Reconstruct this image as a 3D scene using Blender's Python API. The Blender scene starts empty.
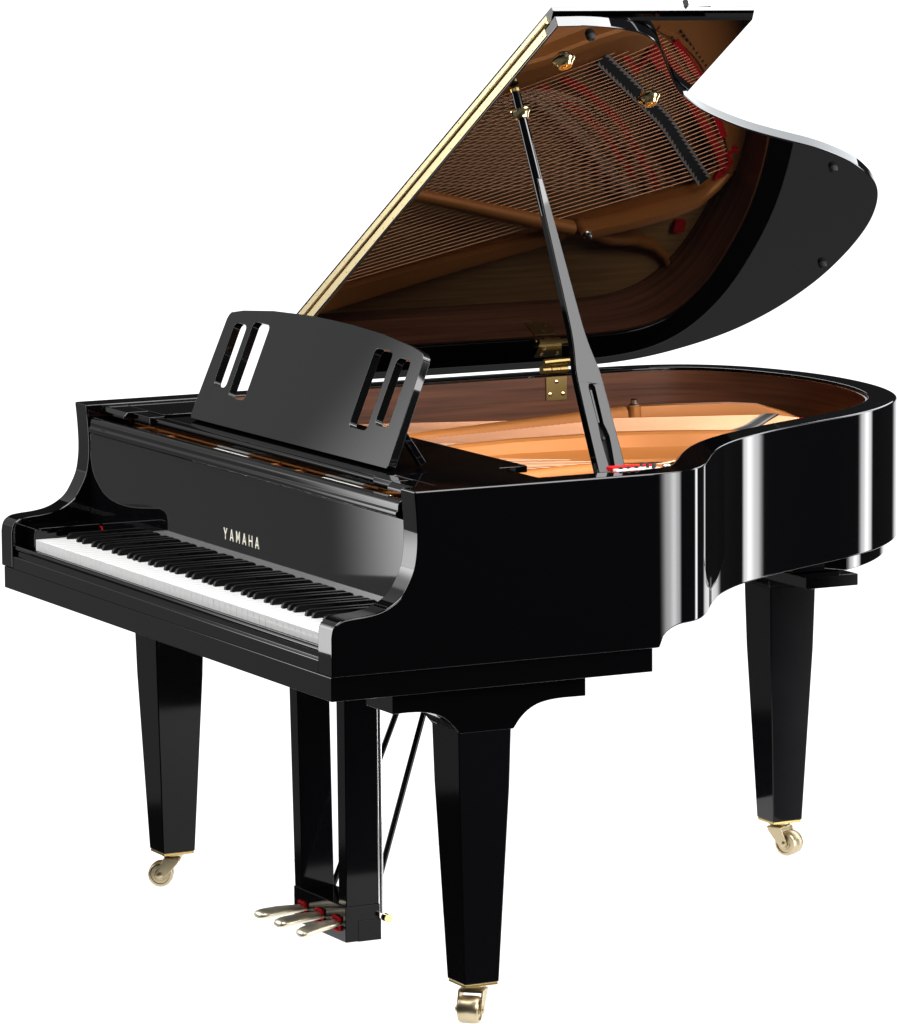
import bpy, bmesh, math, random
from math import sin, cos, pi, radians as RAD
from mathutils import Vector as V, Matrix
from mathutils.geometry import tessellate_polygon
random.seed(7)
sc = bpy.context.scene
COL = sc.collection

# ------------------------------------------------------------------ materials
def mat(name, base=(0.8, 0.8, 0.8), rough=0.4, metal=0.0, spec=0.5, coat=0.0, ior=1.5):
    m = bpy.data.materials.new(name); m.use_nodes = True
    b = m.node_tree.nodes['Principled BSDF']
    b.inputs['Base Color'].default_value = (*base, 1)
    b.inputs['Roughness'].default_value = rough
    b.inputs['Metallic'].default_value = metal
    b.inputs['Specular IOR Level'].default_value = spec
    b.inputs['IOR'].default_value = ior
    b.inputs['Coat Weight'].default_value = coat
    return m
def N(m, t): return m.node_tree.nodes.new(t)
def L(m, a, b): m.node_tree.links.new(a, b)
def bsdf(m): return m.node_tree.nodes['Principled BSDF']
def noise_bump(m, scale=300, strength=0.05, dist=0.001, stretch=(1, 1, 1)):
    tc = N(m, 'ShaderNodeTexCoord'); mp = N(m, 'ShaderNodeMapping'); n = N(m, 'ShaderNodeTexNoise'); bp = N(m, 'ShaderNodeBump')
    mp.inputs['Scale'].default_value = stretch
    n.inputs['Scale'].default_value = scale; n.inputs['Detail'].default_value = 4
    bp.inputs['Strength'].default_value = strength; bp.inputs['Distance'].default_value = dist
    L(m, tc.outputs['Object'], mp.inputs['Vector']); L(m, mp.outputs['Vector'], n.inputs['Vector'])
    L(m, n.outputs['Fac'], bp.inputs['Height']); L(m, bp.outputs['Normal'], bsdf(m).inputs['Normal'])
    return n
def noise_color(m, c1, c2, scale, stretch, detail=5, lo=0.35, hi=0.65, coord='Object'):
    tc = N(m, 'ShaderNodeTexCoord'); mp = N(m, 'ShaderNodeMapping'); n = N(m, 'ShaderNodeTexNoise'); r = N(m, 'ShaderNodeValToRGB')
    mp.inputs['Scale'].default_value = stretch
    n.inputs['Scale'].default_value = scale; n.inputs['Detail'].default_value = detail
    r.color_ramp.elements[0].position = lo; r.color_ramp.elements[1].position = hi
    r.color_ramp.elements[0].color = (*c1, 1); r.color_ramp.elements[1].color = (*c2, 1)
    L(m, tc.outputs[coord], mp.inputs['Vector']); L(m, mp.outputs['Vector'], n.inputs['Vector'])
    L(m, n.outputs['Fac'], r.inputs['Fac']); L(m, r.outputs['Color'], bsdf(m).inputs['Base Color'])
    return r
def noise_rough(m, a, b, scale):
    tc = N(m, 'ShaderNodeTexCoord'); n = N(m, 'ShaderNodeTexNoise'); r = N(m, 'ShaderNodeMapRange')
    n.inputs['Scale'].default_value = scale; n.inputs['Detail'].default_value = 5
    r.inputs['From Min'].default_value = 0.3; r.inputs['From Max'].default_value = 0.7
    r.inputs['To Min'].default_value = a; r.inputs['To Max'].default_value = b
    L(m, tc.outputs['Object'], n.inputs['Vector']); L(m, n.outputs['Fac'], r.inputs['Value']); L(m, r.outputs['Result'], bsdf(m).inputs['Roughness'])

M = {}
M['lacquer'] = mat('black_lacquer', (0.0012, 0.0012, 0.0015), 0.03)
M['lacquer_leg'] = mat('black_leg_lacquer', (0.0030, 0.0030, 0.0037), 0.06, spec=0.20); noise_rough(M['lacquer_leg'], 0.045, 0.075, 5)
M['lid'] = mat('black_lid_lacquer', (0.0025, 0.0025, 0.003), 0.012, spec=1.0, ior=1.58)
M['fallboard'] = mat('fallboard_lacquer', (0.0025, 0.0025, 0.003), 0.025, spec=0.75)
M['desk'] = mat('black_desk_lacquer', (0.003, 0.0035, 0.0035), 0.03)
M['plate'] = mat('bronze_painted_iron', (0.44, 0.155, 0.036), 0.44, 0.25, spec=0.3); noise_bump(M['plate'], 260, 0.12, 0.0006); noise_rough(M['plate'], 0.40, 0.52, 9)
M['veneer'] = mat('mahogany_veneer', (0.08, 0.03, 0.015), 0.32)
noise_color(M['veneer'], (0.078, 0.027, 0.014), (0.19, 0.070, 0.034), 3.0, (1.2, 1.2, 46), 6, 0.3, 0.7)
M['soundboard'] = mat('spruce_soundboard', (0.55, 0.36, 0.17), 0.45)
noise_color(M['soundboard'], (0.34, 0.18, 0.062), (0.46, 0.26, 0.10), 4, (40, 1.5, 1), 4)
M['brass'] = mat('polished_brass', (0.84, 0.68, 0.36), 0.16, 1.0)
M['hinge_brass'] = mat('satin_piano_hinge_brass', (0.74, 0.62, 0.36), 0.36, 1.0); noise_bump(M['hinge_brass'], 180, 0.05, 0.0004)
M['old_brass'] = mat('deep_brass', (0.50, 0.36, 0.14), 0.28, 1.0)
M['caster'] = mat('cast_brass', (0.50, 0.42, 0.27), 0.34, 1.0); noise_bump(M['caster'], 140, 0.08, 0.0006)
M['pedal'] = mat('pale_pedal_brass', (0.82, 0.75, 0.58), 0.30, 1.0); noise_rough(M['pedal'], 0.38, 0.5, 40)
M['steel'] = mat('steel', (0.72, 0.72, 0.72), 0.22, 1.0)
M['string'] = mat('steel_string', (0.62, 0.40, 0.27), 0.3, 1.0)
M['copper'] = mat('copper_wound_string', (0.74, 0.36, 0.20), 0.34, 1.0)
M['white_key'] = mat('white_key_acrylic', (0.86, 0.86, 0.85), 0.16); noise_rough(M['white_key'], 0.12, 0.22, 25)
M['black_key'] = mat('matte_black_key', (0.0030, 0.0030, 0.0030), 0.36, spec=0.15)
M['felt_red'] = mat('red_felt', (0.58, 0.012, 0.014), 0.95, spec=0.1); noise_bump(M['felt_red'], 420, 0.9, 0.0016)
M['felt_white'] = mat('white_felt', (0.7, 0.68, 0.64), 0.95, spec=0.1)
M['graphite'] = mat('graphite_bridge_cap', (0.012, 0.012, 0.014), 0.6)
M['cap'] = mat('grey_bridge_edge', (0.34, 0.29, 0.26), 0.5)
M['maple'] = mat('maple_bridge', (0.34, 0.24, 0.16), 0.5); noise_bump(M['maple'], 120, 0.1, 0.0006)
M['rubber'] = mat('black_rubber', (0.012, 0.012, 0.012), 0.7)
M['letter'] = mat('pale_inlaid_brass', (0.80, 0.77, 0.64), 0.42, 0.5)
M['floor'] = bpy.data.materials.new('white_translucent_floor'); M['floor'].use_nodes = True  # translucent so that the added lamp underneath can turn it white
_t = M['floor'].node_tree; _t.nodes.clear()
_o = _t.nodes.new('ShaderNodeOutputMaterial'); _d = _t.nodes.new('ShaderNodeBsdfDiffuse'); _l = _t.nodes.new('ShaderNodeBsdfTranslucent'); _x = _t.nodes.new('ShaderNodeMixShader')
_d.inputs['Color'].default_value = (0.9, 0.9, 0.9, 1); _l.inputs['Color'].default_value = (0.95, 0.95, 0.95, 1); _x.inputs[0].default_value = 0.6
_t.links.new(_d.outputs[0], _x.inputs[1]); _t.links.new(_l.outputs[0], _x.inputs[2]); _t.links.new(_x.outputs[0], _o.inputs['Surface'])

# ------------------------------------------------------------------ helpers
ROOT = bpy.data.objects.new('grand_piano', None); COL.objects.link(ROOT)
ROOT.location = (0, 0.83, 0); ROOT.empty_display_size = 0.2
ROOT['label'] = 'black lacquered baby grand piano with open propped lid, on brass casters on white floor'
ROOT['category'] = 'piano'

def finish(me, angle=35):
    for p in me.polygons: p.use_smooth = True
    me.set_sharp_from_angle(angle=RAD(angle))
def part(name, bm, m, parent=None, bevel=0, seg=2, angle=35, fix=True, label=None):
    if fix: bmesh.ops.recalc_face_normals(bm, faces=bm.faces[:])
    me = bpy.data.meshes.new(name); bm.to_mesh(me); bm.free()
    o = bpy.data.objects.new(name, me); COL.objects.link(o)
    o.data.materials.append(m)
    finish(me, angle)
    if parent is None:
        o.parent = ROOT; o.location = -ROOT.location
    else:
        o.parent = parent
    if bevel:
        md = o.modifiers.new('bevel', 'BEVEL'); md.width = bevel; md.segments = seg
        md.limit_method = 'ANGLE'; md.angle_limit = RAD(32); md.harden_normals = True
    if label: o['label'] = label
    return o
def B(): return bmesh.new()
def box(bm, x0, x1, y0, y1, z0, z1):
    vs = [bm.verts.new(p) for p in ((x0,y0,z0),(x1,y0,z0),(x1,y1,z0),(x0,y1,z0),(x0,y0,z1),(x1,y0,z1),(x1,y1,z1),(x0,y1,z1))]
    for f in ((3,2,1,0),(4,5,6,7),(0,1,5,4),(1,2,6,5),(2,3,7,6),(3,0,4,7)): bm.faces.new([vs[i] for i in f])
    return bm
def prism(bm, outer, fmap, w0, w1, holes=()):
    """solid of a 2-D outline (with holes); fmap(u, v, w) -> point"""
    rings = [list(outer)] + [list(hh) for hh in holes]
    a = [[bm.verts.new(fmap(u, v, w0)) for u, v in r] for r in rings]
    b = [[bm.verts.new(fmap(u, v, w1)) for u, v in r] for r in rings]
    if holes:
        fa = [x for r in a for x in r]; fb = [x for r in b for x in r]
        for t in tessellate_polygon([[V((u, v, 0)) for u, v in r] for r in rings]):
            try: bm.faces.new([fa[i] for i in t]); bm.faces.new([fb[i] for i in reversed(t)])
            except ValueError: pass
    else:
        bm.faces.new(a[0]); bm.faces.new(list(reversed(b[0])))
    for ra, rb in zip(a, b):
        n = len(ra)
        for i in range(n):
            j = (i + 1) % n
            bm.faces.new((ra[i], ra[j], rb[j], rb[i]))
    return bm
def xy(u, v, w): return V((u, v, w))
def yz(u, v, w): return V((w, u, v))          # outline in (y, z), thickness along x
def xz(u, v, w): return V((u, w, v))
def tube(bm, pts, r, sides=8, cap=True):
    pts = [V(p) for p in pts]; n = len(pts); rs = r if isinstance(r, (list, tuple)) else [r]*n
    rings = []; prev = None
    for i, p in enumerate(pts):
        t = (pts[min(i+1, n-1)] - pts[max(i-1, 0)]).normalized()
        if prev is None:
            ref = V((0,0,1)) if abs(t.z) < 0.9 else V((1,0,0)); a = t.cross(ref).normalized()
        else: a = (prev - t*prev.dot(t)).normalized()
        prev = a; b = t.cross(a)
        rings.append([bm.verts.new(p + rs[i]*(cos(2*pi*k/sides)*a + sin(2*pi*k/sides)*b)) for k in range(sides)])
    for i in range(n-1):
        for k in range(sides):
            l = (k+1) % sides
            bm.faces.new((rings[i][k], rings[i][l], rings[i+1][l], rings[i+1][k]))
    if cap: bm.faces.new(list(reversed(rings[0]))); bm.faces.new(rings[-1])
    return bm
def lathe(bm, prof, origin, axis=V((0,0,1)), sides=24):
    """prof: (radius, height) along axis from origin"""
    axis = V(axis).normalized(); ref = V((0,0,1)) if abs(axis.z) < 0.9 else V((1,0,0))
    a = axis.cross(ref).normalized(); b = axis.cross(a); o = V(origin)
    rings = [[bm.verts.new(o + axis*h + max(r, 1e-5)*(cos(2*pi*k/sides)*a + sin(2*pi*k/sides)*b)) for k in range(sides)] for r, h in prof]
    for i in range(len(rings)-1):
        for k in range(sides):
            l = (k+1) % sides
            bm.faces.new((rings[i][k], rings[i][l], rings[i+1][l], rings[i+1][k]))
    bm.faces.new(list(reversed(rings[0]))); bm.faces.new(rings[-1])
    return bm
def cr(pts, n=8, closed=False):
    """centripetal Catmull-Rom through 2-D points"""
    P = [V((*p, 0)) if len(p) == 2 else V(p) for p in pts]; out = []
    m = len(P)
    for i in range(m if closed else m-1):
        p1, p2 = P[i], P[(i+1) % m]
        p0 = P[(i-1) % m] if (closed or i > 0) else p1*2 - p2
        p3 = P[(i+2) % m] if (closed or i+2 < m) else p2*2 - p1
        t0 = 0; t1 = t0 + max((p1-p0).length, 1e-6)**.5; t2 = t1 + max((p2-p1).length, 1e-6)**.5; t3 = t2 + max((p3-p2).length, 1e-6)**.5
        for k in range(n):
            t = t1 + (t2-t1)*k/n
            A1 = p0*((t1-t)/(t1-t0)) + p1*((t-t0)/(t1-t0)); A2 = p1*((t2-t)/(t2-t1)) + p2*((t-t1)/(t2-t1)); A3 = p2*((t3-t)/(t3-t2)) + p3*((t-t2)/(t3-t2))
            B1 = A1*((t2-t)/(t2-t0)) + A2*((t-t0)/(t2-t0)); B2 = A2*((t3-t)/(t3-t1)) + A3*((t-t1)/(t3-t1))
            out.append(B1*((t2-t)/(t2-t1)) + B2*((t-t1)/(t2-t1)))
    if not closed: out.append(P[-1])
    return out
def resample(P, d):
    out = [P[0]]; acc = 0.0
    for i in range(1, len(P)):
        a, b = P[i-1], P[i]; l = (b-a).length
        if l < 1e-9: continue
        while acc + l >= d:
            a = a + (b-a)*((d-acc)/l); l = (b-a).length; acc = 0.0; out.append(a.copy())
            if l < 1e-9: break
        acc += l
    if (out[-1]-P[-1]).length > d*0.4: out.append(P[-1].copy())
    else: out[-1] = P[-1].copy()
    return out
def smooth(P, it):
    P = [p.copy() for p in P]
    for _ in range(it):
        Q = [p.copy() for p in P]
        for i in range(1, len(P)-1): Q[i] = P[i]*0.5 + (P[i-1]+P[i+1])*0.25
        P = Q
    return P
def inset(P, d):
    """offset an open polyline to its left side"""
    out = []
    for i in range(len(P)):
        t = (P[min(i+1, len(P)-1)] - P[max(i-1, 0)]).normalized()
        out.append(P[i] + V((-t.y, t.x, 0))*d)
    return out
def rrect(u0, u1, v0, v1, r, n=5):
    out = []
    for cx, cy, a in ((u1-r, v0+r, -90), (u1-r, v1-r, 0), (u0+r, v1-r, 90), (u0+r, v0+r, 180)):
        for k in range(n+1):
            t = RAD(a + 90*k/n); out.append((cx + r*cos(t), cy + r*sin(t)))
    return out
def strip(bm, line, width, z0, z1, side=0.5):
    """flat ribbon following a plan polyline"""
    n = len(line); ll = []; rr = []
    for i in range(n):
        t = (line[min(i+1, n-1)] - line[max(i-1, 0)]).normalized(); nn = V((-t.y, t.x, 0))
        ll.append(line[i] + nn*width*side); rr.append(line[i] - nn*width*(1-side))
    for i in range(n-1):
        q = [ll[i], ll[i+1], rr[i+1], rr[i]]
        lo = [bm.verts.new((p.x, p.y, z0)) for p in q]; hi = [bm.verts.new((p.x, p.y, z1)) for p in q]
        bm.faces.new(hi)
        bm.faces.new(lo[::-1])
        for a, b in ((0, 1), (2, 3)): bm.faces.new((lo[a], lo[b], hi[b], hi[a]))
        if i == 0: bm.faces.new((lo[3], lo[0], hi[0], hi[3]))
        if i == n-2: bm.faces.new((lo[1], lo[2], hi[2], hi[1]))
    bmesh.ops.remove_doubles(bm, verts=bm.verts[:], dist=1e-5)
    return bm

# ------------------------------------------------------------------ case
H = 0.745; ZT = 0.9715; TH = 0.057            # half width, rim top, rim thickness
ARM = [(0.1609,ZT),(0.1622,0.958),(0.1630,0.9501),(0.1652,0.9203),(0.1662,0.8906),(0.1650,0.8649),(0.1597,0.8355),(0.1495,0.8129),(0.1355,0.7915),
       (0.1165,0.7771),(0.0932,0.7672),(0.0652,0.7622),(0.0371,0.7600),(0.0190,0.7570),(0.0075,0.7499),(0.0026,0.7415),(0.0,0.728),(0.0,0.6590)]
armc = [(p.x, p.y) for p in cr(ARM[:-1], 4)] + [ARM[-1]]
RIMPTS = [(0.745,0.50),(0.745,0.56),(0.745,0.59),(0.745,0.62),(0.7437,0.655),(0.7345,0.706),(0.708,0.748),(0.641,0.801),(0.560,0.857),(0.479,0.922),(0.410,0.995),(0.352,1.079),(0.303,1.165),
          (0.259,1.254),(0.213,1.350),(0.152,1.449),(0.075,1.535),(0.0,1.594),(-0.10,1.638),(-0.223,1.664),(-0.386,1.665),(-0.503,1.640),(-0.609,1.597),(-0.687,1.532),(-0.726,1.460),
          (-0.742,1.38),(-0.745,1.30),(-0.745,1.20),(-0.745,1.0),(-0.745,0.75),(-0.745,0.50)]
rim_out = smooth(resample(cr(RIMPTS, 12), 0.008), 14)
for p in rim_out:
    if p.y < 0.56 : p.x = math.copysign(H, p.x)
rim_out[0] = V((H, 0.40, 0)); rim_out[-1] = V((-H, 0.40, 0))
rim_in = inset(rim_out, TH); rim_in[0].x = H-TH; rim_in[-1].x = -(H-TH)
def zbot(p):
    if p.x < 0.55 and p.y < 1.2 and p.x < 0: return 0.659
    if p.y <= 0.647 and p.x > 0: return 0.659
    if p.x > 0 and p.y < 0.700:
        t = (p.y-0.647)/0.053
        return 0.664 + 0.033*math.sqrt(max(0, 1-(1-t)**2))
    if p.x < -0.70 : return 0.697 if p.y > 1.25 else 0.659
    return 0.697
bm = B()
for sx in (1, -1):
    prof = armc + [(0.40, 0.659), (0.40, ZT)]
    x0, x1 = (H-TH, H) if sx > 0 else (-H, -H+TH)
    prism(bm, prof, yz, x0, x1)
n = len(rim_out); cols = []
for po, pi_ in zip(rim_out, rim_in):
    zb = zbot(po); cols.append([bm.verts.new(q) for q in ((po.x,po.y,zb),(po.x,po.y,ZT),(pi_.x,pi_.y,ZT),(pi_.x,pi_.y,zb))])
for i in range(n-1):
    for k in range(4):
        l = (k+1) % 4
        bm.faces.new((cols[i][k], cols[i+1][k], cols[i+1][l], cols[i][l]))
bmesh.ops.remove_doubles(bm, verts=bm.verts[:], dist=2e-5)
# drop the doubled wall faces left between the arms and the curved rim
dead = [f for f in bm.faces if abs(f.normal.y) > 0.99 and abs(f.calc_center_median().y-0.40) < 1e-4]
bmesh.ops.delete(bm, geom=dead, context='FACES')
part('rim', bm, M['lacquer'], bevel=0.0035, seg=3, angle=40)

# veneered inner face of the rim
bm = B()
li = inset(rim_out, TH+0.0006); lo = inset(rim_out, TH+0.005)
cols = []
for a, b in zip(li, lo):
    cols.append([bm.verts.new(q) for q in ((a.x,a.y,0.83),(a.x,a.y,ZT-0.006),(b.x,b.y,ZT-0.006),(b.x,b.y,0.83))])
for i in range(len(cols)-1):
    if li[i].y < 0.46 and li[i].x > 0: continue
    for k in range(4):
        l = (k+1) % 4; bm.faces.new((cols[i][k], cols[i+1][k], cols[i+1][l], cols[i][l]))
part('inner_rim', bm, M['veneer'], angle=50)

# keybed and the case bottom in front
bm = B(); box(bm, -0.7365, 0.7365, 0.0021, 0.634, 0.6159, 0.6585)
part('key_bed', bm, M['lacquer'], bevel=0.0015)
# wooden back braces and the beam below the tail
bm = B(); box(bm, -0.405, -0.132, 1.466, 1.586, 0.5800, 0.6035)
part('bottom_beam', bm, M['lacquer'], bevel=0.0015)
bm = B(); box(bm, -0.400, -0.190, 1.470, 1.580, 0.6040, 0.6966)
part('leg_block', bm, M['lacquer_leg'], bevel=0.002)
bm = B()
ring = [p for p in inset(rim_out, 0.024) if p.y > 1.370 and p.x > -0.12]
strip(bm, ring, 0.05, 0.666, 0.6966, 1.0)
part('lower_rim', bm, M['lacquer'], bevel=0.0015, angle=50)

# key slip, cheek blocks
bm = B()
prism(bm, [(0.0012,0.6588),(0.0012,0.682),(0.0032,0.684),(0.0075,0.684),(0.0075,0.6945),(0.0045,0.6965),(0.0035,0.700),(0.0055,0.7035),(0.0085,0.7045),(0.014,0.7045),(0.014,0.6588)], yz, -(H-TH)+0.0005, H-TH-0.0005)
part('key_slip', bm, M['lacquer'], bevel=0.001)
for s in (-1, 1):
    bm = B(); x0, x1 = sorted((s*0.6375, s*(H-TH-0.0008)))
    prism(bm, [(0.0265,0.7005),(0.0265,0.732),(0.030,0.740),(0.038,0.7425),(0.165,0.7425),(0.165,0.7005)], yz, x0, x1)
    cb = part('cheek_block', bm, M['lacquer'], bevel=0.0015)

# ------------------------------------------------------------------ keyboard
bm = B(); box(bm, -0.6365, 0.6365, 0.032, 0.30, 0.6592, 0.6985)
kb = part('keyboard', bm, M['black_key'])
PW = 1.272/52; KX = -0.636
def key_obj(name, me, x, m):
    o = bpy.data.objects.new(name, me); COL.objects.link(o); o.parent = kb; o.location = (x, 0, 0)
    return o
bm = B(); box(bm, -PW/2+0.00040, PW/2-0.00040, 0.028, 0.180, 0.6995, 0.7212)
ko = part('white_key', bm, M['white_key'], kb, bevel=0.0006); ko.location.x = KX + PW/2
for i in range(1, 52):
    o = ko.copy(); COL.objects.link(o); o.parent = kb; o.location.x = KX + PW*(i+0.5)
bm = B()
pf = [(0.084,0.715),(0.0846,0.7255),(0.0880,0.7310),(0.0930,0.7332),(0.185,0.7332),(0.185,0.715)]
va = [bm.verts.new((-(0.0056 if z < 0.720 else 0.0047), y, z)) for y, z in pf]; vb = [bm.verts.new(((0.0056 if z < 0.720 else 0.0047), y, z)) for y, z in pf]
bm.faces.new(va); bm.faces.new(vb[::-1])
for i in range(len(pf)):
    j = (i+1) % len(pf); bm.faces.new((va[i], va[j], vb[j], vb[i]))
bo = part('black_key', bm, M['black_key'], kb, bevel=0.0012); first = True
for w in range(51):
    if (w % 7) in (1, 4): continue           # no black key after B and E (keyboard starts on A)
    off = {0: 0.0, 2: -0.0015, 3: 0.0015, 5: -0.002, 6: 0.0}[w % 7]
    x = KX + PW*(w+1) + off
    if first: bo.location.x = x; first = False
    else:
        o = bo.copy(); COL.objects.link(o); o.parent = kb; o.location.x = x

# ------------------------------------------------------------------ fallboard with its nose and lettering
FB0, FB1 = V((0, 0.1670, 0.7222)), V((0, 0.1682, 0.915))
FX = H-TH-0.001
bm = B(); prism(bm, [(FB0.y,FB0.z),(FB1.y,FB1.z),(FB1.y+0.016,FB1.z),(FB0.y+0.016,FB0.z)], yz, -FX, FX)
fb = part('fallboard', bm, M['fallboard'], bevel=0.001)
bm = B()
prism(bm, [(0.1665,0.9155),(0.1600,0.9185),(0.1590,0.923),(0.1600,0.9275),(0.1635,0.9300),(0.1640,0.9385),(0.1665,0.9440),(0.171,0.947),(0.182,0.947),(0.186,0.944),(0.186,0.9155)], yz, -FX+0.012, FX-0.012)
part('nose_moulding', bm, M['lacquer'], fb, bevel=0.0015)
fdir = (FB1-FB0).normalized(); fn = V((0, -fdir.z, fdir.y))
def fbp(u, v, w): return FB0 + V((1,0,0))*u + fdir*((v-FB0.z)/fdir.z) + fn*w
GL = {'Y': [((0,1),(.5,.45)),((1,1),(.5,.45)),((.5,.5),(.5,0))], 'A': [((0,0),(.5,1)),((1,0),(.5,1)),((.2,.3),(.8,.3))],
      'M': [((0,0),(0,1)),((1,0),(1,1)),((0,1),(.5,.25)),((1,1),(.5,.25))], 'H': [((0,0),(0,1)),((1,0),(1,1)),((0,.5),(1,.5))]}
bm = B(); LH, LW, LP_ = 0.0212, 0.0135, 0.0278; x0 = 0.0168-LP_*2.5-LW/2; lv = 0
for i, ch in enumerate('YAMAHA'):
    for (a, b), (c, d) in GL[ch]:
        p = V((a*LW, b*LH, 0)); q = V((c*LW, d*LH, 0)); t = (q-p).normalized(); nn = V((-t.y, t.x, 0))*0.00135
        lv += 1; w1 = 0.0010 + 0.00005*lv/3
        quad = [(x0+i*LP_+k.x, 0.7866+k.y) for k in (p+nn, q+nn, q-nn, p-nn)]
        prism(bm, quad, fbp, 0.0002, w1)
part('lettering', bm, M['letter'], fb)
bm = B(); prism(bm, [(-0.667,0.7372),(-0.634,0.7352),(-0.630,0.7265),(-0.627,0.7265),(-0.631,0.7368),(-0.667,0.7388)], lambda u, v, w: V((u, w, v)), 0.1655, 0.1666); part('key_end_felt', bm, M['felt_red'], fb)
# ------------------------------------------------------------------ music desk on its sliding tray
for s in (-1, 1):
    bm = B(); x0, x1 = sorted((s*0.505, s*(H-TH-0.0008)))
    box(bm, x0, x1, 0.245, 0.449, 0.952, 0.9665)
    part('desk_rail', bm, M['lacquer'], bevel=0.0015)
    bm = B(); x0, x1 = sorted((s*0.575, s*(H-TH-0.0008)))
    prism(bm, [(0.192,0.952),(0.192,0.958),(0.200,0.9665),(0.2445,0.9665),(0.2445,0.952)], yz, x0, x1)
    part('front_rail', bm, M['lacquer'], bevel=0.002)
bm = B()
prism(bm, [(0.226,0.9385),(0.2195,0.9395),(0.2165,0.943),(0.2165,0.958),(0.219,0.9615),(0.224,0.963),(0.236,0.963),(0.239,0.960),(0.239,0.9385)], yz, -0.486, 0.486)
for s in (-1, 1):
    x0, x1 = sorted((s*0.4865, s*0.566)); box(bm, x0, x1, 0.208, 0.240, 0.946, 0.9655)
tray_bar = part('desk_tray', bm, M['lacquer'], bevel=0.0022)
bm = B(); box(bm, -0.480, 0.480, 0.2395, 0.52, 0.950, 0.9625); part('shelf', bm, M['lacquer'], tray_bar, bevel=0.0015)
DO = V((0, 0.2668, 0.9700)); DT = V((0, 0.0817, 0.2003)).normalized(); DN = V((0, -DT.z, DT.y))
def dk(u, v, w): return DO + V((1,0,0))*u + DT*v + DN*w
right = [(0.428,0.004),(0.4185,0.200),(0.415,0.2085),(0.408,0.2145),(0.360,0.2225),(0.234,0.2335),(0.10,0.2385),(0,0.2395)]
outl = [(0.422,-0.003),*right] + [(-u, v) for u, v in reversed(right[:-1])] + [(-0.422,-0.003)]
holes = []
for s in (-1, 1):
    for u0, u1, v0, v1 in ((0.2255,0.2985,0.054,0.205),(0.322,0.3765,0.069,0.196)):
        a, b = sorted((s*u0, s*u1)); holes.append(rrect(a, b, v0, v1, 0.011))
bm = B(); prism(bm, outl, dk, 0, -0.0155, holes)
desk = part('music_desk', bm, M['desk'], bevel=0.0022, seg=3)
for s in (-1, 1):
    bm = B(); a = dk(s*0.400, 0.070, -0.0155); b = V((s*0.400, 0.348, 0.968)); w = V((0.008, 0, 0)); t = (b-a).normalized(); q = V((0, -t.z, t.y))*0.006
    vs = [bm.verts.new(p) for p in (a-w-q, a+w-q, a+w+q, a-w+q, b-w-q, b+w-q, b+w+q, b-w+q)]
    for f in ((0,1,2,3),(4,5,6,7),(0,1,5,4),(1,2,6,5),(2,3,7,6),(3,0,4,7)): bm.faces.new([vs[i] for i in f])
    part('desk_prop', bm, M['lacquer'], desk, bevel=0.001)
# ------------------------------------------------------------------ lid
LA = RAD(31); Z0 = 0.9825
E_, N_ = V((cos(LA), 0, sin(LA))), V((-sin(LA), 0, cos(LA)))
def lp(u, v, w): return V((-H, v, Z0)) + E_*u + N_*w
YF = 0.562
LID = [(1.487,0.605),(1.484,0.645),(1.472,0.693),(1.455,0.741),(1.434,0.774),(1.411,0.798),(1.381,0.821),(1.336,0.851),(1.292,0.881),(1.252,0.909),(1.213,0.940),(1.174,0.981),(1.131,1.031),
       (1.080,1.108),(1.037,1.183),(0.994,1.273),(0.953,1.364),(0.915,1.431),(0.868,1.500),(0.822,1.551),(0.775,1.594),(0.726,1.624),(0.671,1.648),(0.594,1.671),(0.478,1.686),(0.345,1.683),(0.230,1.657),
       (0.162,1.627),(0.110,1.592),(0.072,1.553),(0.042,1.511),(0.016,1.465),(-0.002,1.416),(-0.014,1.353),(-0.016,1.28)]
lc = smooth(resample(cr(LID, 8), 0.012), 5)
lid_out = [(-0.016, YF+0.050), (0.035, YF), (1.488, YF-0.004)] + [(p.x, p.y) for p in lc]
bm = B(); prism(bm, lid_out, lp, 0, 0.0215)
lid = part('lid', bm, M['lid'], bevel=0.0025, seg=3, angle=30)
bm = B(); prism(bm, [(0.035,0.0235),(1.466,0.0235),(1.4815,0.0345),(1.482,0.0355),(1.480,0.0445),(0.035,0.0445)], lambda u, v, w: lp(u-0.022*max(0, (w-YF))/0.41*(1 if u > 1 else 0), w, v), YF, 0.986)
flap = part('lid_flap', bm, M['lid'], bevel=0.0028, seg=3)
bm = B(); prism(bm, [(1.460,0.842),(1.460,0.849),(1.472,0.846)], lp, 0.0447, 0.058); part('bumper', bm, M['rubber'], flap)
bm = B(); prism(bm, [(1.448,0.852),(1.448,0.896),(1.464,0.896),(1.464,0.852)], lp, 0.0447, 0.060); part('lock_plate', bm, M['steel'], flap)
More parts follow.
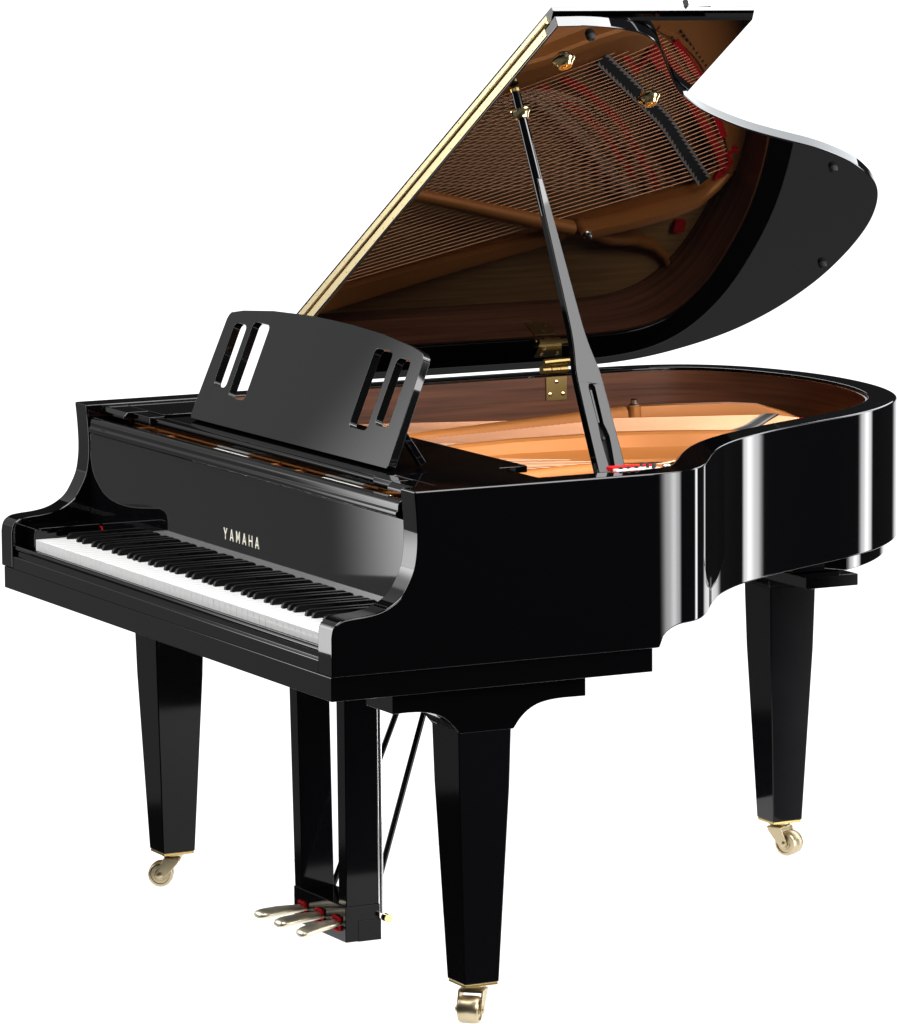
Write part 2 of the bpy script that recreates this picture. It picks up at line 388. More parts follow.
# piano hinge on the front edges of lid and flap
bm = B()
for w0, w1 in ((0.0046, 0.0196), (0.0252, 0.0386)):
    prism(bm, [(0.04, 0), (1.446 if w0 < 0.02 else 1.456, 0), (1.446 if w0 < 0.02 else 1.456, 0.0014), (0.04, 0.0014)], lambda u, v, w: lp(u, YF-0.0002-v-0.004*max(0, u/1.5)*(1 if w < 0.022 else 0), w), w0, w1)
hinge = part('piano_hinge', bm, M['hinge_brass'])
bm = B(); tube(bm, [lp(0.04, YF-0.002, 0.0226), lp(1.462, YF-0.007, 0.0226)], 0.0028, 10)
part('hinge_pin', bm, M['old_brass'], hinge)
for i in range(30):
    u = 0.055+i*0.0475
    for w in (0.0108 if i % 2 else 0.0075, 0.0350 if i % 2 else 0.0315):
        bm = B(); lathe(bm, [(0.0015, 0), (0.0015, 0.0005), (0.0008, 0.0007)], lp(u, YF-0.0016-(0.004*u/1.5 if w < 0.022 else 0), w), V((0,-1,0)), 8); part('screw', bm, M['old_brass'], hinge)
# rubber buttons, prop cups
for u, v in ((0.865,1.448),(0.423,1.651),(1.452,0.641)):
    bm = B(); lathe(bm, [(0.009,-0.0004),(0.0088,0.006),(0.006,0.010),(0.0,0.0105)], lp(u, v, 0), -N_, 16); part('rubber_button', bm, M['rubber'], lid)
for u, v in ((1.356,0.631),(1.192,0.884)):
    bm = B(); lathe(bm, [(0.021,-0.0004),(0.022,0.0015),(0.0205,0.004),(0.0165,0.007),(0.0135,0.0115),(0.0125,0.013),(0.0075,0.013),(0.007,0.006),(0.0,0.005)], lp(u, v, 0), -N_, 24)
    part('prop_cup', bm, M['brass'], lid)
# butt hinge between rim and lid
for y in (1.20, 0.62):
    bm = B()
    box(bm, -0.6826, -0.6806, y-0.024, y+0.024, 0.917, 0.9655)
    hb = part('lid_hinge', bm, M['old_brass'], bevel=0.0006, label=None)
    bm = B(); prism(bm, [(0.045, y-0.040), (0.100, y-0.052), (0.100, y+0.000), (0.045, y+0.026)], lp, -0.0022, -0.0004); part('leaf', bm, M['old_brass'], hb)
    bm = B()
    for k in range(3): tube(bm, [(-0.690+0.002*(k % 2), y-0.030+k*0.0200, 0.9795), (-0.690+0.002*(k % 2), y-0.030+k*0.0200+0.0185, 0.9795)], 0.0095 - 0.001*(k % 2), 12)
    tube(bm, [(-0.680, y-0.03, 0.996), (-0.680, y+0.060, 0.999)], 0.0075, 10)
    part('knuckle', bm, M['old_brass'], hb)
    for dy, z in ((-0.015, 0.930), (0.015, 0.930), (0.0, 0.955)):
        bm = B(); lathe(bm, [(0.0042,0),(0.0042,0.0012),(0.002,0.0022)], (-0.6806, y+dy, z), V((1,0,0)), 10); part('screw', bm, M['brass'], hb)
    for u, dy in ((0.062,-0.03),(0.062,0.006),(0.088,-0.035)):
        bm = B(); lathe(bm, [(0.0042,0),(0.0042,0.0012),(0.002,0.0022)], lp(u, y+dy, -0.0022), -N_, 10); part('screw', bm, M['brass'], hb)

# lid prop
PB, PT = V((0.640, 0.612, 0.925)), lp(1.262, 0.573, -0.002)
PA = (PT-PB); PLEN = PA.length; PA.normalize()
PWD = (V((0,1,0)) - PA*PA.y).normalized(); PN = PWD.cross(PA).normalized()
if PN.x < 0: PN = -PN
def pp(u, v, w): return PB + PWD*u + PA*(v*PLEN) + PN*w
wid = [(0.0,0.0285),(0.20,0.0265),(0.285,0.0245),(0.305,0.0230),(0.330,0.0195),(0.360,0.0160),(0.395,0.0135),(0.46,0.0118),(0.56,0.0100),(0.67,0.0080),(0.77,0.0052)]
lp_l = [(p.y, p.x) for p in cr(wid, 5)]
wl = [(-a, b) for a, b in lp_l]; wr = [(a, b) for a, b in lp_l]
slot = [(-0.0052,0.105),(-0.0058,0.135),(-0.0050,0.150),(-0.0042,0.165),(-0.0052,0.255),(-0.003,0.262),(0.003,0.262),(0.0052,0.255),(0.0042,0.165),(0.0075,0.150),(0.0095,0.135),(0.0085,0.105),(0.005,0.05),(-0.003,0.05)]
bm = B(); prism(bm, wr + wl[::-1], pp, -0.010, 0.010, [slot])
prop = part('lid_prop', bm, M['lacquer'], bevel=0.0018, seg=3)
bm = B(); prism(bm, [(a*1.5, b) for a, b in slot], pp, -0.007, -0.003); part('groove', bm, M['rubber'], prop)
bm = B(); prism(bm, rrect(-0.0016,0.0016,0.17,0.25,0.0015,2), pp, -0.0028, 0.004); part('spring', bm, M['lacquer'], prop)
bm = B(); lathe(bm, [(0.004,0),(0.004,0.004),(0.0025,0.006)], pp(0.0025, 0.132, -0.002), PN, 12); part('pivot_screw', bm, M['rubber'], prop)
bm = B(); tube(bm, [pp(0,0.68,0), pp(0,0.72,0), pp(0,0.90,0), pp(0,0.997,0)], [0.0096,0.0094,0.0088,0.0078], 16); part('shaft', bm, M['lacquer'], prop)
bm = B(); lathe(bm, [(0.0088,0),(0.0125,0.001),(0.0135,0.006),(0.0185,0.0125),(0.0205,0.0145),(0.0205,0.0165),(0.009,0.0165)], pp(0,0.920,0), PA, 24); part('collar', bm, M['brass'], prop)
bm = B(); lathe(bm, [(0.0095,0),(0.0095,0.006),(0.004,0.009)], pp(0,0.988,0), PA, 12); part('tip', bm, M['old_brass'], prop)
# felted seat the prop folds out of
bm = B(); box(bm, 0.652, 0.6840, 0.590, 0.650, 0.925, 0.9735); seat = part('prop_block', bm, M['felt_white'], bevel=0.002)
bm = B(); box(bm, 0.650, 0.672, 0.588, 0.646, 0.9690, 0.9765); part('felt', bm, M['felt_red'], seat, bevel=0.0015)
for y in (0.603, 0.618, 0.634):
    bm = B(); lathe(bm, [(0.0040,0),(0.0040,0.003),(0.002,0.004)], (0.678, y, 0.9736), V((0,0,1)), 10); part('screw', bm, M['rubber'], seat)
bm = B(); prism(bm, [(0.575,0.648),(0.640,0.652),(0.640,0.715),(0.590,0.708)], xy, 0.925, 0.9630); seat = part('agraffe_block', bm, M['felt_white'], bevel=0.002)
bm = B(); prism(bm, [(0.590,0.645),(0.600,0.645),(0.606,0.713),(0.594,0.715)], xy, 0.9632, 0.9665); part('felt', bm, M['felt_red'], seat, bevel=0.001)
for x, y in ((0.622,0.675),(0.618,0.690),(0.622,0.702),(0.630,0.695)):
    bm = B(); lathe(bm, [(0.0028,0),(0.0028,0.007),(0.0015,0.009)], (x, y, 0.9632), V((0,0,1)), 10); part('pin', bm, M['rubber'], seat)
bm = B(); lathe(bm, [(0.009,0),(0.009,0.016),(0.0075,0.018),(0.004,0.018),(0.004,0.012)], (0.585,0.748,0.944), V((0,0,1)), 16); part('plate_bolt', bm, M['steel'])

# ------------------------------------------------------------------ strung plate
def C2(l, k=5): return [(p.x, p.y) for p in cr(l, k)]
inn = inset(rim_out, TH+0.006)
inn2 = [(p.x, p.y) for p in inn]
bm = B(); prism(bm, inn2[::3], xy, 0.832, 0.840); sb = part('soundboard', bm, M['soundboard'])
bentside = [(p.x, p.y) for p in inn if p.x > -0.05 and p.y > 0.58]
tail = [(p.x, p.y) for p in inn if -0.36 <= p.x <= -0.05 and p.y > 1.2]
# outer edge of the casting: straight front, bentside, tail, bass side
outer = [(-0.660,0.30),(0.680,0.30),(0.680,0.57)] + bentside + tail + [(-0.385,1.575),(-0.410,1.535),(-0.432,1.510),(-0.470,1.395),(-0.490,1.285),(-0.505,1.215),(-0.527,1.136),(-0.556,1.005),(-0.596,0.854),(-0.628,0.741),(-0.648,0.66),(-0.660,0.50)]
def seglist(*p): return list(p)
bass_open = [(-0.610,0.56),(-0.560,0.80),(-0.520,0.99),(-0.480,1.17),(-0.452,1.215)] + [(-0.432,1.33),(-0.395,1.47),(-0.375,1.535),(-0.345,1.553),(-0.280,1.515),(-0.225,1.470),(-0.150,1.405),(-0.100,1.358),(-0.050,1.315),(-0.045,1.285)] + \
            [(-0.070,1.205),(-0.100,1.160),(-0.135,1.070),(-0.160,0.97),(-0.190,0.80),(-0.210,0.56)]
treb_open = [(-0.085,0.56),(-0.075,0.80),(-0.045,1.05),(0.000,1.17),(0.045,1.195),(0.10,1.13),(0.170,1.02),(0.260,0.900),(0.38,0.79),(0.50,0.71),(0.55,0.64),(0.57,0.56)]
bm = B(); prism(bm, outer, xy, 0.868, 0.884, [bass_open, treb_open])
plate = part('cast_iron_plate', bm, M['plate'], bevel=0.003, seg=2)
# raised rib along the bass side of the tail
bm = B()
def rib(pts, zs, width, top=0.6, zlow=0.880):
    P = [V((*p, 0)) for p in pts]; n = len(P); rows = []
    for i in range(n):
        t = (P[min(i+1,n-1)]-P[max(i-1,0)]).normalized(); nn = V((-t.y, t.x, 0)); wv = width[i] if isinstance(width, (list,tuple)) else width
        rows.append([bm.verts.new(P[i]+nn*wv*a+V((0,0,z))) for a, z in ((0.5,zlow),(0.5*0.92,zlow+(zs[i]-zlow)*0.6),(0.5*top,zs[i]-0.002),(0.0,zs[i]),(-0.5*top,zs[i]-0.002),(-0.5*0.92,zlow+(zs[i]-zlow)*0.6),(-0.5,zlow))])
    for i in range(n-1):
        for k in range(6): bm.faces.new((rows[i][k], rows[i][k+1], rows[i+1][k+1], rows[i+1][k]))
    bm.faces.new(rows[0]); bm.faces.new(rows[-1][::-1])
rib([(-0.470,1.275),(-0.455,1.36),(-0.430,1.46),(-0.412,1.515),(-0.385,1.560),(-0.360,1.595)], [0.925,0.925,0.924,0.920,0.905,0.888], [0.030,0.026,0.026,0.026,0.022,0.018], 0.7)
part('tail_rib', bm, M['plate'], plate, angle=50)
bm = B(); rib([(-0.290,0.50),(-0.330,0.72),(-0.358,0.85),(-0.426,1.10),(-0.462,1.235)], [0.915,0.922,0.924,0.925,0.926], [0.030,0.026,0.026,0.032,0.030], 0.55, 0.902)
part('strut', bm, M['plate'], plate, angle=60)
TR = [(-0.130,0.50),(-0.110,0.80),(-0.076,1.00),(-0.056,1.073),(-0.035,1.122),(-0.014,1.177),(0.002,1.234),(-0.002,1.280),(-0.016,1.320)]
TZ = [0.916,0.927,0.931,0.931,0.931,0.930,0.928,0.920,0.900]
bm = B(); P = [V((*p, 0)) for p in TR]; rows = []
for i in range(len(P)):
    t = (P[min(i+1,len(P)-1)]-P[max(i-1,0)]).normalized(); nn = V((-t.y, t.x, 0)); z = TZ[i]
    rows.append([bm.verts.new(P[i]+nn*o_+V((0,0,zz))) for o_, zz in ((0.082,0.880),(0.080,0.886),(0.045,0.886+(z-0.886)*0.42),(0.002,z),(-0.004,z+0.0012),(-0.016,z+0.0005),(-0.022,z-0.004),(-0.030,0.886+(z-0.886)*0.40),(-0.040,0.886+(z-0.886)*0.22),(-0.070,0.886),(-0.072,0.880))])
for a, b in zip(rows[:-1], rows[1:]):
    for k in range(10): bm.faces.new((a[k], a[k+1], b[k+1], b[k]))
bm.faces.new(rows[0]); bm.faces.new(rows[-1][::-1])
part('strut', bm, M['plate'], plate, angle=25)
bm = B(); rib([(0.22,0.50),(0.215,0.80),(0.205,1.0)], [0.912,0.918,0.90], 0.03, 0.5); part('strut', bm, M['plate'], plate, angle=60)
bm = B(); rib([(-0.60,0.53),(-0.30,0.545),(0,0.545),(0.3,0.545),(0.64,0.545)], [0.910]*5, 0.045, 0.6); part('strut', bm, M['plate'], plate, angle=60, label='cross bar of the plate behind the tuning pins')
bm = B(); rib([(-0.640,0.55),(-0.618,0.72),(-0.578,0.86),(-0.540,1.01),(-0.512,1.13),(-0.490,1.23)], [0.897,0.900,0.900,0.899,0.898,0.895], [0.05,0.05,0.045,0.036,0.03,0.03], 0.85); part('bass_flange', bm, M['plate'], plate, angle=50)
# horn reaching to the rim
bm = B(); rib([(-0.500,1.30),(-0.522,1.36),(-0.530,1.42),(-0.552,1.475),(-0.580,1.508),(-0.612,1.530)], [0.884,0.882,0.876,0.866,0.858,0.852], [0.03,0.028,0.03,0.026,0.020,0.014], 0.5, 0.842); part('horn', bm, M['plate'], plate, angle=60)
for x, y, z, r in ((-0.467,1.262,0.925,0.008),(-0.612,1.530,0.850,0.007),(0.13,0.955,0.884,0.007),(0.20,1.0,0.884,0.007)):
    bm = B(); lathe(bm, [(r*1.2,-0.01),(r*1.2,0.002),(r*0.9,0.004),(r*0.9,0.012),(r*0.5,0.014)], (x, y, z), V((0,0,1)), 10); part('nose_bolt', bm, M['steel'], plate)
bm = B(); lathe(bm, [(0.016,0),(0.0145,0.03),(0.013,0.048),(0.010,0.050)], (-0.467,1.262,0.876), V((0,0,1)), 16); part('pillar', bm, M['plate'], plate)
# second raised lip that follows the tail hitch pins
tl = [V((*p,0)) for p in C2([(-0.362,1.590),(-0.310,1.575),(-0.235,1.540),(-0.167,1.500),(-0.117,1.455),(-0.080,1.405),(-0.055,1.355)], 4)]
bm = B(); strip(bm, tl, 0.012, 0.8838, 0.890); part('hitch_lip', bm, M['plate'], plate, bevel=0.002)
# red felts
felt_front = [V((*p,0)) for p in C2([(-0.372,1.560),(-0.344,1.565),(-0.280,1.528),(-0.225,1.483),(-0.150,1.418),(-0.100,1.370),(-0.050,1.327)], 4)]
bm = B(); strip(bm, felt_front, 0.017, 0.8842, 0.8915); part('string_felt', bm, M['felt_red'], plate)
bm = B(); strip(bm, [V((*p,0)) for p in ((-0.064,1.262),(-0.105,1.305),(-0.066,1.322),(-0.100,1.356))], 0.013, 0.878, 0.8925); part('string_felt', bm, M['felt_red'], plate, label='zigzag red felt beside the treble end of the bass bridge')
bm = B(); strip(bm, [V((*p,0)) for p in ((-0.352,1.572),(-0.330,1.580),(-0.312,1.568),(-0.298,1.588))], 0.011, 0.8843, 0.8945); part('string_felt', bm, M['felt_red'], plate)
bm = B(); strip(bm, [V((*p,0)) for p in C2([(-0.085,1.40),(-0.137,1.447),(-0.198,1.503),(-0.27,1.548)], 4)], 0.016, 0.8845, 0.8925); part('string_felt', bm, M['felt_red'], plate)
for ln in ([(-0.140,1.100),(-0.172,1.151),(-0.206,1.206),(-0.251,1.267),(-0.309,1.320),(-0.375,1.378)], [(-0.128,1.150),(-0.148,1.192),(-0.192,1.253),(-0.237,1.308),(-0.280,1.344),(-0.325,1.381),(-0.40,1.44)]):
    bm = B(); strip(bm, [V((*p,0)) for p in C2(ln, 4)], 0.014, 0.862, 0.872); part('under_felt', bm, M['felt_red'], sb)
bm = B(); prism(bm, rrect(-0.524,-0.497,1.515,1.541,0.004,3), xy, 0.8402, 0.852); part('felt_block', bm, M['felt_red'], sb)
for q0, q1 in (((-0.070,1.385),(-0.215,1.522)), ((-0.060,1.405),(-0.190,1.530))):
    for k in range(13):
        a_ = (k+0.5)/13; bm = B(); lathe(bm, [(0.0028,0),(0.0028,0.007),(0.0015,0.008)], (q0[0]+(q1[0]-q0[0])*a_, q0[1]+(q1[1]-q0[1])*a_, 0.884), V((0,0,1)), 8); part('hitch_pin', bm, M['graphite'], plate)
# bridges
br_f = [V((*p,0)) for p in C2([(-0.072,1.200),(-0.131,1.271),(-0.180,1.328),(-0.228,1.383),(-0.30,1.446),(-0.376,1.513)], 4)]
br_b = [V((*p,0)) for p in C2([(-0.055,1.214),(-0.112,1.284),(-0.160,1.343),(-0.208,1.400),(-0.28,1.463),(-0.358,1.532)], 4)]
bm = B()
mid = [(a+b)/2 for a, b in zip(br_f, br_b)]
strip(bm, mid, 0.031, 0.842, 0.9035); bridge = part('bass_bridge', bm, M['graphite'], bevel=0.001)
def zigzag(line, amp, w, side, z0, z1, k=30):
    P = resample(line, 0.4/k); bmz = B(); n = len(P)
    for i in range(n-1):
        t = (P[min(i+1,n-1)]-P[i]).normalized(); nn = V((-t.y,t.x,0))
        a, b = P[i], P[i+1]; q = [a+nn*w*side, b+nn*w*side, b+nn*(w-amp*0.3)*side, a+nn*(w-amp)*side]
        lo = [bmz.verts.new((p.x,p.y,z0)) for p in q]; hi = [bmz.verts.new((p.x,p.y,z1)) for p in q]
        bmz.faces.new(hi); bmz.faces.new(lo[::-1])
        for k2 in range(4):
            l = (k2+1) % 4; bmz.faces.new((lo[k2],lo[l],hi[l],hi[k2]))
    return bmz
part('bridge_cap', zigzag(mid, 0.008, 0.0152, 1, 0.9036, 0.9042), M['cap'], bridge)
part('bridge_cap', zigzag(mid, 0.008, 0.0152, -1, 0.9036, 0.9040), M['cap'], bridge)
tb = [V((*p,0)) for p in C2([(-0.142,1.040),(-0.160,1.075),(-0.178,1.110),(-0.225,1.175),(-0.270,1.233),(-0.321,1.283),(-0.365,1.330),(-0.41,1.385)], 4)]
bm = B(); strip(bm, tb, 0.022, 0.840, 0.874); tbr = part('tenor_bridge', bm, M['maple'], bevel=0.001)
for p in resample(tb, 0.014):
    for dx in (-0.006, 0.006):
        bm = B(); lathe(bm, [(0.0016,0),(0.0016,0.005)], (p.x+dx, p.y+dx*0.8, 0.874), V((0,0,1)), 6); part('bridge_pin', bm, M['steel'], tbr)
t2 = [V((*p,0)) for p in C2([(-0.02,1.08),(0.06,0.98),(0.15,0.88),(0.28,0.77),(0.42,0.69),(0.52,0.62)], 4)]
bm = B(); strip(bm, t2, 0.022, 0.840, 0.874); part('treble_bridge', bm, M['maple'], bevel=0.001)

# strings: one object each
def xsec(line, A, D):
    """where the ray A + s*D (plan) crosses a plan polyline"""
    for a, b in zip(line[:-1], line[1:]):
        e = b-a; den = D.x*e.y - D.y*e.x
        if abs(den) < 1e-9: continue
        s = ((a.x-A.x)*e.y - (a.y-A.y)*e.x)/den; k = ((a.x-A.x)*D.y - (a.y-A.y)*D.x)/den
        if -0.001 <= k <= 1.001 and s > 0: return A + D*s
    return None
def string(pts, r, m):
    bm = B(); tube(bm, pts, r, 6); part('string', bm, m, plate, angle=80)
hl = [V((*p,0)) for p in C2([(-0.40,1.57),(-0.350,1.578),(-0.300,1.562),(-0.235,1.520),(-0.167,1.478),(-0.110,1.425),(-0.075,1.37),(-0.03,1.31)], 3)]
NB = 42
for i in range(NB):
    f = i/(NB-1)
    A = V((-0.612+0.305*f, 0.545, 0)); e = br_f[0].lerp(br_f[0], 0)
    j = (1-f)*(len(mid)-1)*0.97; k = int(j); E2 = mid[k].lerp(mid[min(k+1,len(mid)-1)], j-k)
    D = (E2-A).normalized(); Hh = xsec(hl, E2, D) or E2 + D*0.08
    string([(A.x-D.x*0.12, A.y-0.12, 0.903), (A.x, A.y, 0.9125), (E2.x, E2.y, 0.9020), (Hh.x, Hh.y, 0.893)], 0.0012 if f < 0.4 else 0.0009, M['copper'])
NT = 30
for i in range(NT):
    f = i/(NT-1)
    A = V((-0.315+0.225*f, 0.545, 0)); j = (1-f)*(len(tb)-1)*0.98; k = int(j); E2 = tb[k].lerp(tb[min(k+1,len(tb)-1)], j-k)
    D = (E2-A).normalized(); Hh = E2 + D*(0.10+0.05*(1-f))
    string([(A.x, A.y-0.12, 0.895), (A.x, A.y, 0.9125), (E2.x, E2.y, 0.8755), (Hh.x, Hh.y, 0.874)], 0.0010, M['string'])
NR = 26
for i in range(NR):
    f = i/(NR-1)
    A = V((-0.065+0.60*f, 0.545, 0)); j = f*(len(t2)-1)*0.98; k = int(j); E2 = t2[k].lerp(t2[min(k+1,len(t2)-1)], j-k)
    D = (E2-A); D = D.normalized() if D.length > 0.03 else V((0,1,0)); Hh = E2 + D*0.08
    string([(A.x, A.y-0.10, 0.895), (A.x, A.y, 0.9125), (E2.x, E2.y, 0.8755), (Hh.x, Hh.y, 0.886)], 0.0008, M['string'])
# tuning pins
bm = B(); lathe(bm, [(0.0032,0),(0.0032,0.022),(0.0026,0.030),(0.0022,0.0305)], (0,0,0), V((0,-0.12,1)), 8)
pin = part('tuning_pin', bm, M['steel'], plate); k = 0
for row in range(3):
    for i in range(32):
        x = -0.63 + i*0.0395 + row*0.013; y = 0.375 + row*0.032 + 0.012*sin(i*0.8)
        if k == 0: pin.location = (x, y, 0.884)
        else:
            o = pin.copy(); COL.objects.link(o); o.parent = plate; o.location = (x, y, 0.884)
        k += 1
bm = B(); prism(bm, [(0.190,0.905),(0.190,0.928),(0.196,0.9335),(0.262,0.9335),(0.300,0.8845),(0.300,0.8842),(0.262,0.905)], yz, -0.615, 0.672); ff = part('front_flange', bm, M['plate'], bevel=0.002)
for x0, x1 in ((-0.225,-0.055),(0.245,0.43)):
    bm = B(); prism(bm, [(x0,0.194),(x1-0.03,0.194),(x1,0.236),(x0+0.03,0.236)], xy, 0.9338, 0.9362); part('string_rest', bm, M['felt_white'], ff)
for x0 in (0.05, 0.15, 0.52, -0.42):
    bm = B(); prism(bm, [(x0,0.193),(x0+0.012,0.193),(x0+0.035,0.262),(x0+0.018,0.262)], xy, 0.9338, 0.9375); part('rib', bm, M['plate'], ff)
bm = B(); box(bm, 0.600, 0.664, 0.194, 0.214, 0.9338, 0.9365); part('felt_tab', bm, M['felt_red'], ff)
for x in (0.575, 0.60, 0.63, 0.655):
    bm = B(); lathe(bm, [(0.004,0),(0.004,0.004),(0.002,0.006)], (x, 0.2, 0.9366), V((0,0,1)), 10); part('screw', bm, M['brass'], ff)
# ------------------------------------------------------------------ legs with casters
def make_leg(cx, cy, st, sbm, ztop, brk, rot):
    """square tapered leg; brk = list of bracket prisms"""
    bm = B(); rows = []
    for s, z in ((sbm,0.0766),(sbm+(st-sbm)*0.86,0.43),(st,0.532),(st+0.0005,ztop)):
        rows.append([bm.verts.new((cx+dx*s, cy+dy*s, z)) for dx, dy in ((-1,-1),(1,-1),(1,1),(-1,1))])
    for a, b in zip(rows[:-1], rows[1:]):
        for k in range(4):
            l = (k+1) % 4; bm.faces.new((a[k],a[l],b[l],b[k]))
    bm.faces.new(rows[0][::-1]); bm.faces.new(rows[-1])
    leg = part('leg', bm, M['lacquer_leg'], bevel=0.0022, seg=3, angle=40)
    brk(leg)
    bm = B(); box(bm, cx-sbm+0.0015, cx+sbm-0.0015, cy-sbm+0.0015, cy+sbm-0.0015, 0.0712, 0.0764); part('ferrule', bm, M['old_brass'], leg, bevel=0.001)
    d = V((cos(rot), sin(rot), 0)); q = V((-d.y, d.x, 0))          # d: trailing direction, q: axle
    wc = V((cx, cy, 0.0285)) + d*0.023
    bm = B()
    lathe(bm, [(0.024,0),(0.024,-0.004),(0.017,-0.009),(0.014,-0.012)], (cx, cy, 0.0714), V((0,0,1)), 20)
    for s in (-1, 1):
        o_ = q*s*0.0195
        prof = [(-0.017,0.062),(0.016,0.062),(0.029,0.036),(0.0310,0.0265),(0.026,0.0195),(0.017,0.0195),(0.009,0.028),(-0.012,0.052)]
        prism(bm, prof, lambda u, v, w: V((cx, cy, 0)) + d*u + q*w + V((0,0,v)), s*0.0195, s*0.0235)
    prism(bm, [(-0.017,0.056),(0.016,0.056),(0.016,0.0625),(-0.017,0.0625)], lambda u, v, w: V((cx, cy, 0)) + d*u + q*w + V((0,0,v)), -0.0194, 0.0194)
    part('caster_fork', bm, M['caster'], leg, bevel=0.0012)
    bm = B(); lathe(bm, [(0.006,-0.0178),(0.011,-0.0172),(0.012,-0.0155),(0.018,-0.0155),(0.019,-0.0186),(0.0224,-0.0180),(0.0245,-0.0145),(0.0249,0.0),(0.0245,0.0145),(0.0224,0.0180),(0.019,0.0186),(0.018,0.0155),(0.012,0.0155),(0.011,0.0172),(0.006,0.0178)], wc, q, 32)
    part('caster_wheel', bm, M['caster'], leg)
    bm = B(); lathe(bm, [(0.0040,-0.0265),(0.0060,-0.0255),(0.0065,-0.0238),(0.0065,0.0238),(0.0060,0.0255),(0.0040,0.0265)], wc, q, 14); part('axle', bm, M['caster'], leg)
    return leg
def front_brk(s):
    def f(leg):
        cx = s*0.652
        bm = B()
        prof = [(0.135,0.6155),(0.516,0.6155),(0.516,0.578)] + C2([(0.470,0.5785),(0.445,0.577),(0.420,0.572),(0.400,0.562),(0.385,0.549),(0.372,0.532)], 3) + [(0.266,0.532)] + C2([(0.252,0.549),(0.237,0.562),(0.215,0.572),(0.19,0.577),(0.165,0.5785)], 3) + [(0.135,0.578)]
        x0, x1 = sorted((s*0.600, s*0.705)); prism(bm, prof, yz, x0, x1)
        part('leg_bracket', bm, M['lacquer'], leg, bevel=0.0015)
        bm = B()
        prof = [(0.365,0.6153),(0.599,0.6153),(0.599,0.532)] + C2([(0.592,0.545),(0.582,0.556),(0.566,0.564),(0.545,0.5685),(0.51,0.570)], 3) + [(0.42,0.570)] + [(0.40,0.572)] + [(0.365,0.580)]
        prof = [(s*a, b) for a, b in prof]; prism(bm, prof, xz, 0.270, 0.366); part('cross_bracket', bm, M['lacquer'], leg, bevel=0.0015)
    return f
make_leg(-0.652, 0.3155, 0.052, 0.0342, 0.6155, front_brk(-1), RAD(240))
make_leg(0.652, 0.3155, 0.052, 0.0342, 0.6155, front_brk(1), RAD(-42))
def rear_brk(leg):
    bm = B(); cx, cy = -0.339, 1.527
    rows = []
    for s, z in ((0.0524,0.5605),(0.0570,0.5645),(0.0605,0.5700),(0.0620,0.5798)):
        rows.append([bm.verts.new((cx+dx*s, cy+dy*s, z)) for dx, dy in ((-1,-1),(1,-1),(1,1),(-1,1))])
    for a, b in zip(rows[:-1], rows[1:]):
        for k in range(4):
            l = (k+1) % 4; bm.faces.new((a[k],a[l],b[l],b[k]))
    bm.faces.new(rows[0][::-1]); bm.faces.new(rows[-1])
    part('leg_bracket', bm, M['lacquer_leg'], leg, bevel=0.001)
make_leg(-0.339, 1.527, 0.052, 0.0336, 0.5615, rear_brk, RAD(28))

# ------------------------------------------------------------------ pedal lyre
bm = B(); box(bm, -0.1125, 0.1125, 0.3265, 0.398, 0.0355, 0.1035)
lyre = part('pedal_box', bm, M['lacquer_leg'], bevel=0.0015)
bm = B(); box(bm, -0.1135, 0.1135, 0.352, 0.400, 0.0350, 0.075); part('base_board', bm, M['lacquer_leg'], lyre, bevel=0.001)
for b0, b1, t0, t1 in ((-0.1122,-0.078,-0.130,-0.094),(0.0790,0.1122,0.078,0.116)):
    bm = B(); vs = [bm.verts.new(p) for p in ((b0,0.3285,0.1030),(b1,0.3285,0.1030),(b1,0.3955,0.1030),(b0,0.3955,0.1030),(t0,0.3270,0.6157),(t1,0.3270,0.6157),(t1,0.3955,0.6157),(t0,0.3955,0.6157))]
    for f in ((3,2,1,0),(4,5,6,7),(0,1,5,4),(1,2,6,5),(2,3,7,6),(3,0,4,7)): bm.faces.new([vs[k] for k in f])
    part('lyre_post', bm, M['lacquer_leg'], bevel=0.002)
for x, xt in ((-0.070,-0.082), (0.004,0.006), (0.078,0.104)):
    bm = B()
    st = [(0.330,0.0100,0.0060,0.0680),(0.318,0.0100,0.0060,0.0680),(0.300,0.0115,0.0068,0.0672),(0.275,0.0135,0.0075,0.0662),(0.252,0.0145,0.0075,0.0642),(0.240,0.0142,0.0072,0.0628),(0.232,0.0125,0.0062,0.0616),(0.2275,0.0080,0.004,0.0608)]
    rings = []
    for y, a, b, z in st:
        xx = x + (xt-x)*((0.330-y)/0.1025)**1.3
        rings.append([bm.verts.new((xx+1.6*a*cos(2*pi*k/16), 0.330-(0.330-y)*0.93, z+1.15*b*sin(2*pi*k/16))) for k in range(16)])
    for ra, rb in zip(rings[:-1], rings[1:]):
        for k in range(16):
            l = (k+1) % 16; bm.faces.new((ra[k],ra[l],rb[l],rb[k]))
    bm.faces.new(rings[0]); bm.faces.new(rings[-1][::-1])
    part('pedal', bm, M['pedal'], lyre, angle=60)
    bm = B(); prism(bm, rrect(x-0.0145, x+0.0145, 0.0540, 0.0815, 0.002, 3), xz, 0.3215, 0.3262, [rrect(x-0.0115, x+0.0115, 0.0570, 0.0760, 0.002, 3)])
    part('felt_bushing', bm, M['felt_red'], lyre)
for a, b in (((0.0790,0.400,0.100),(0.037,0.585,0.6155)), ((-0.0928,0.400,0.100),(-0.039,0.590,0.6155))):
    bm = B(); tube(bm, [a, b], 0.0058, 12); part('lyre_brace', bm, M['lacquer_leg'], lyre)
for x in (0.098, 0.112):
    bm = B(); tube(bm, [(x, 0.402, 0.085), (x-0.006, 0.402, 0.70)], 0.0035, 10); part('pedal_rod', bm, M['steel'], lyre)
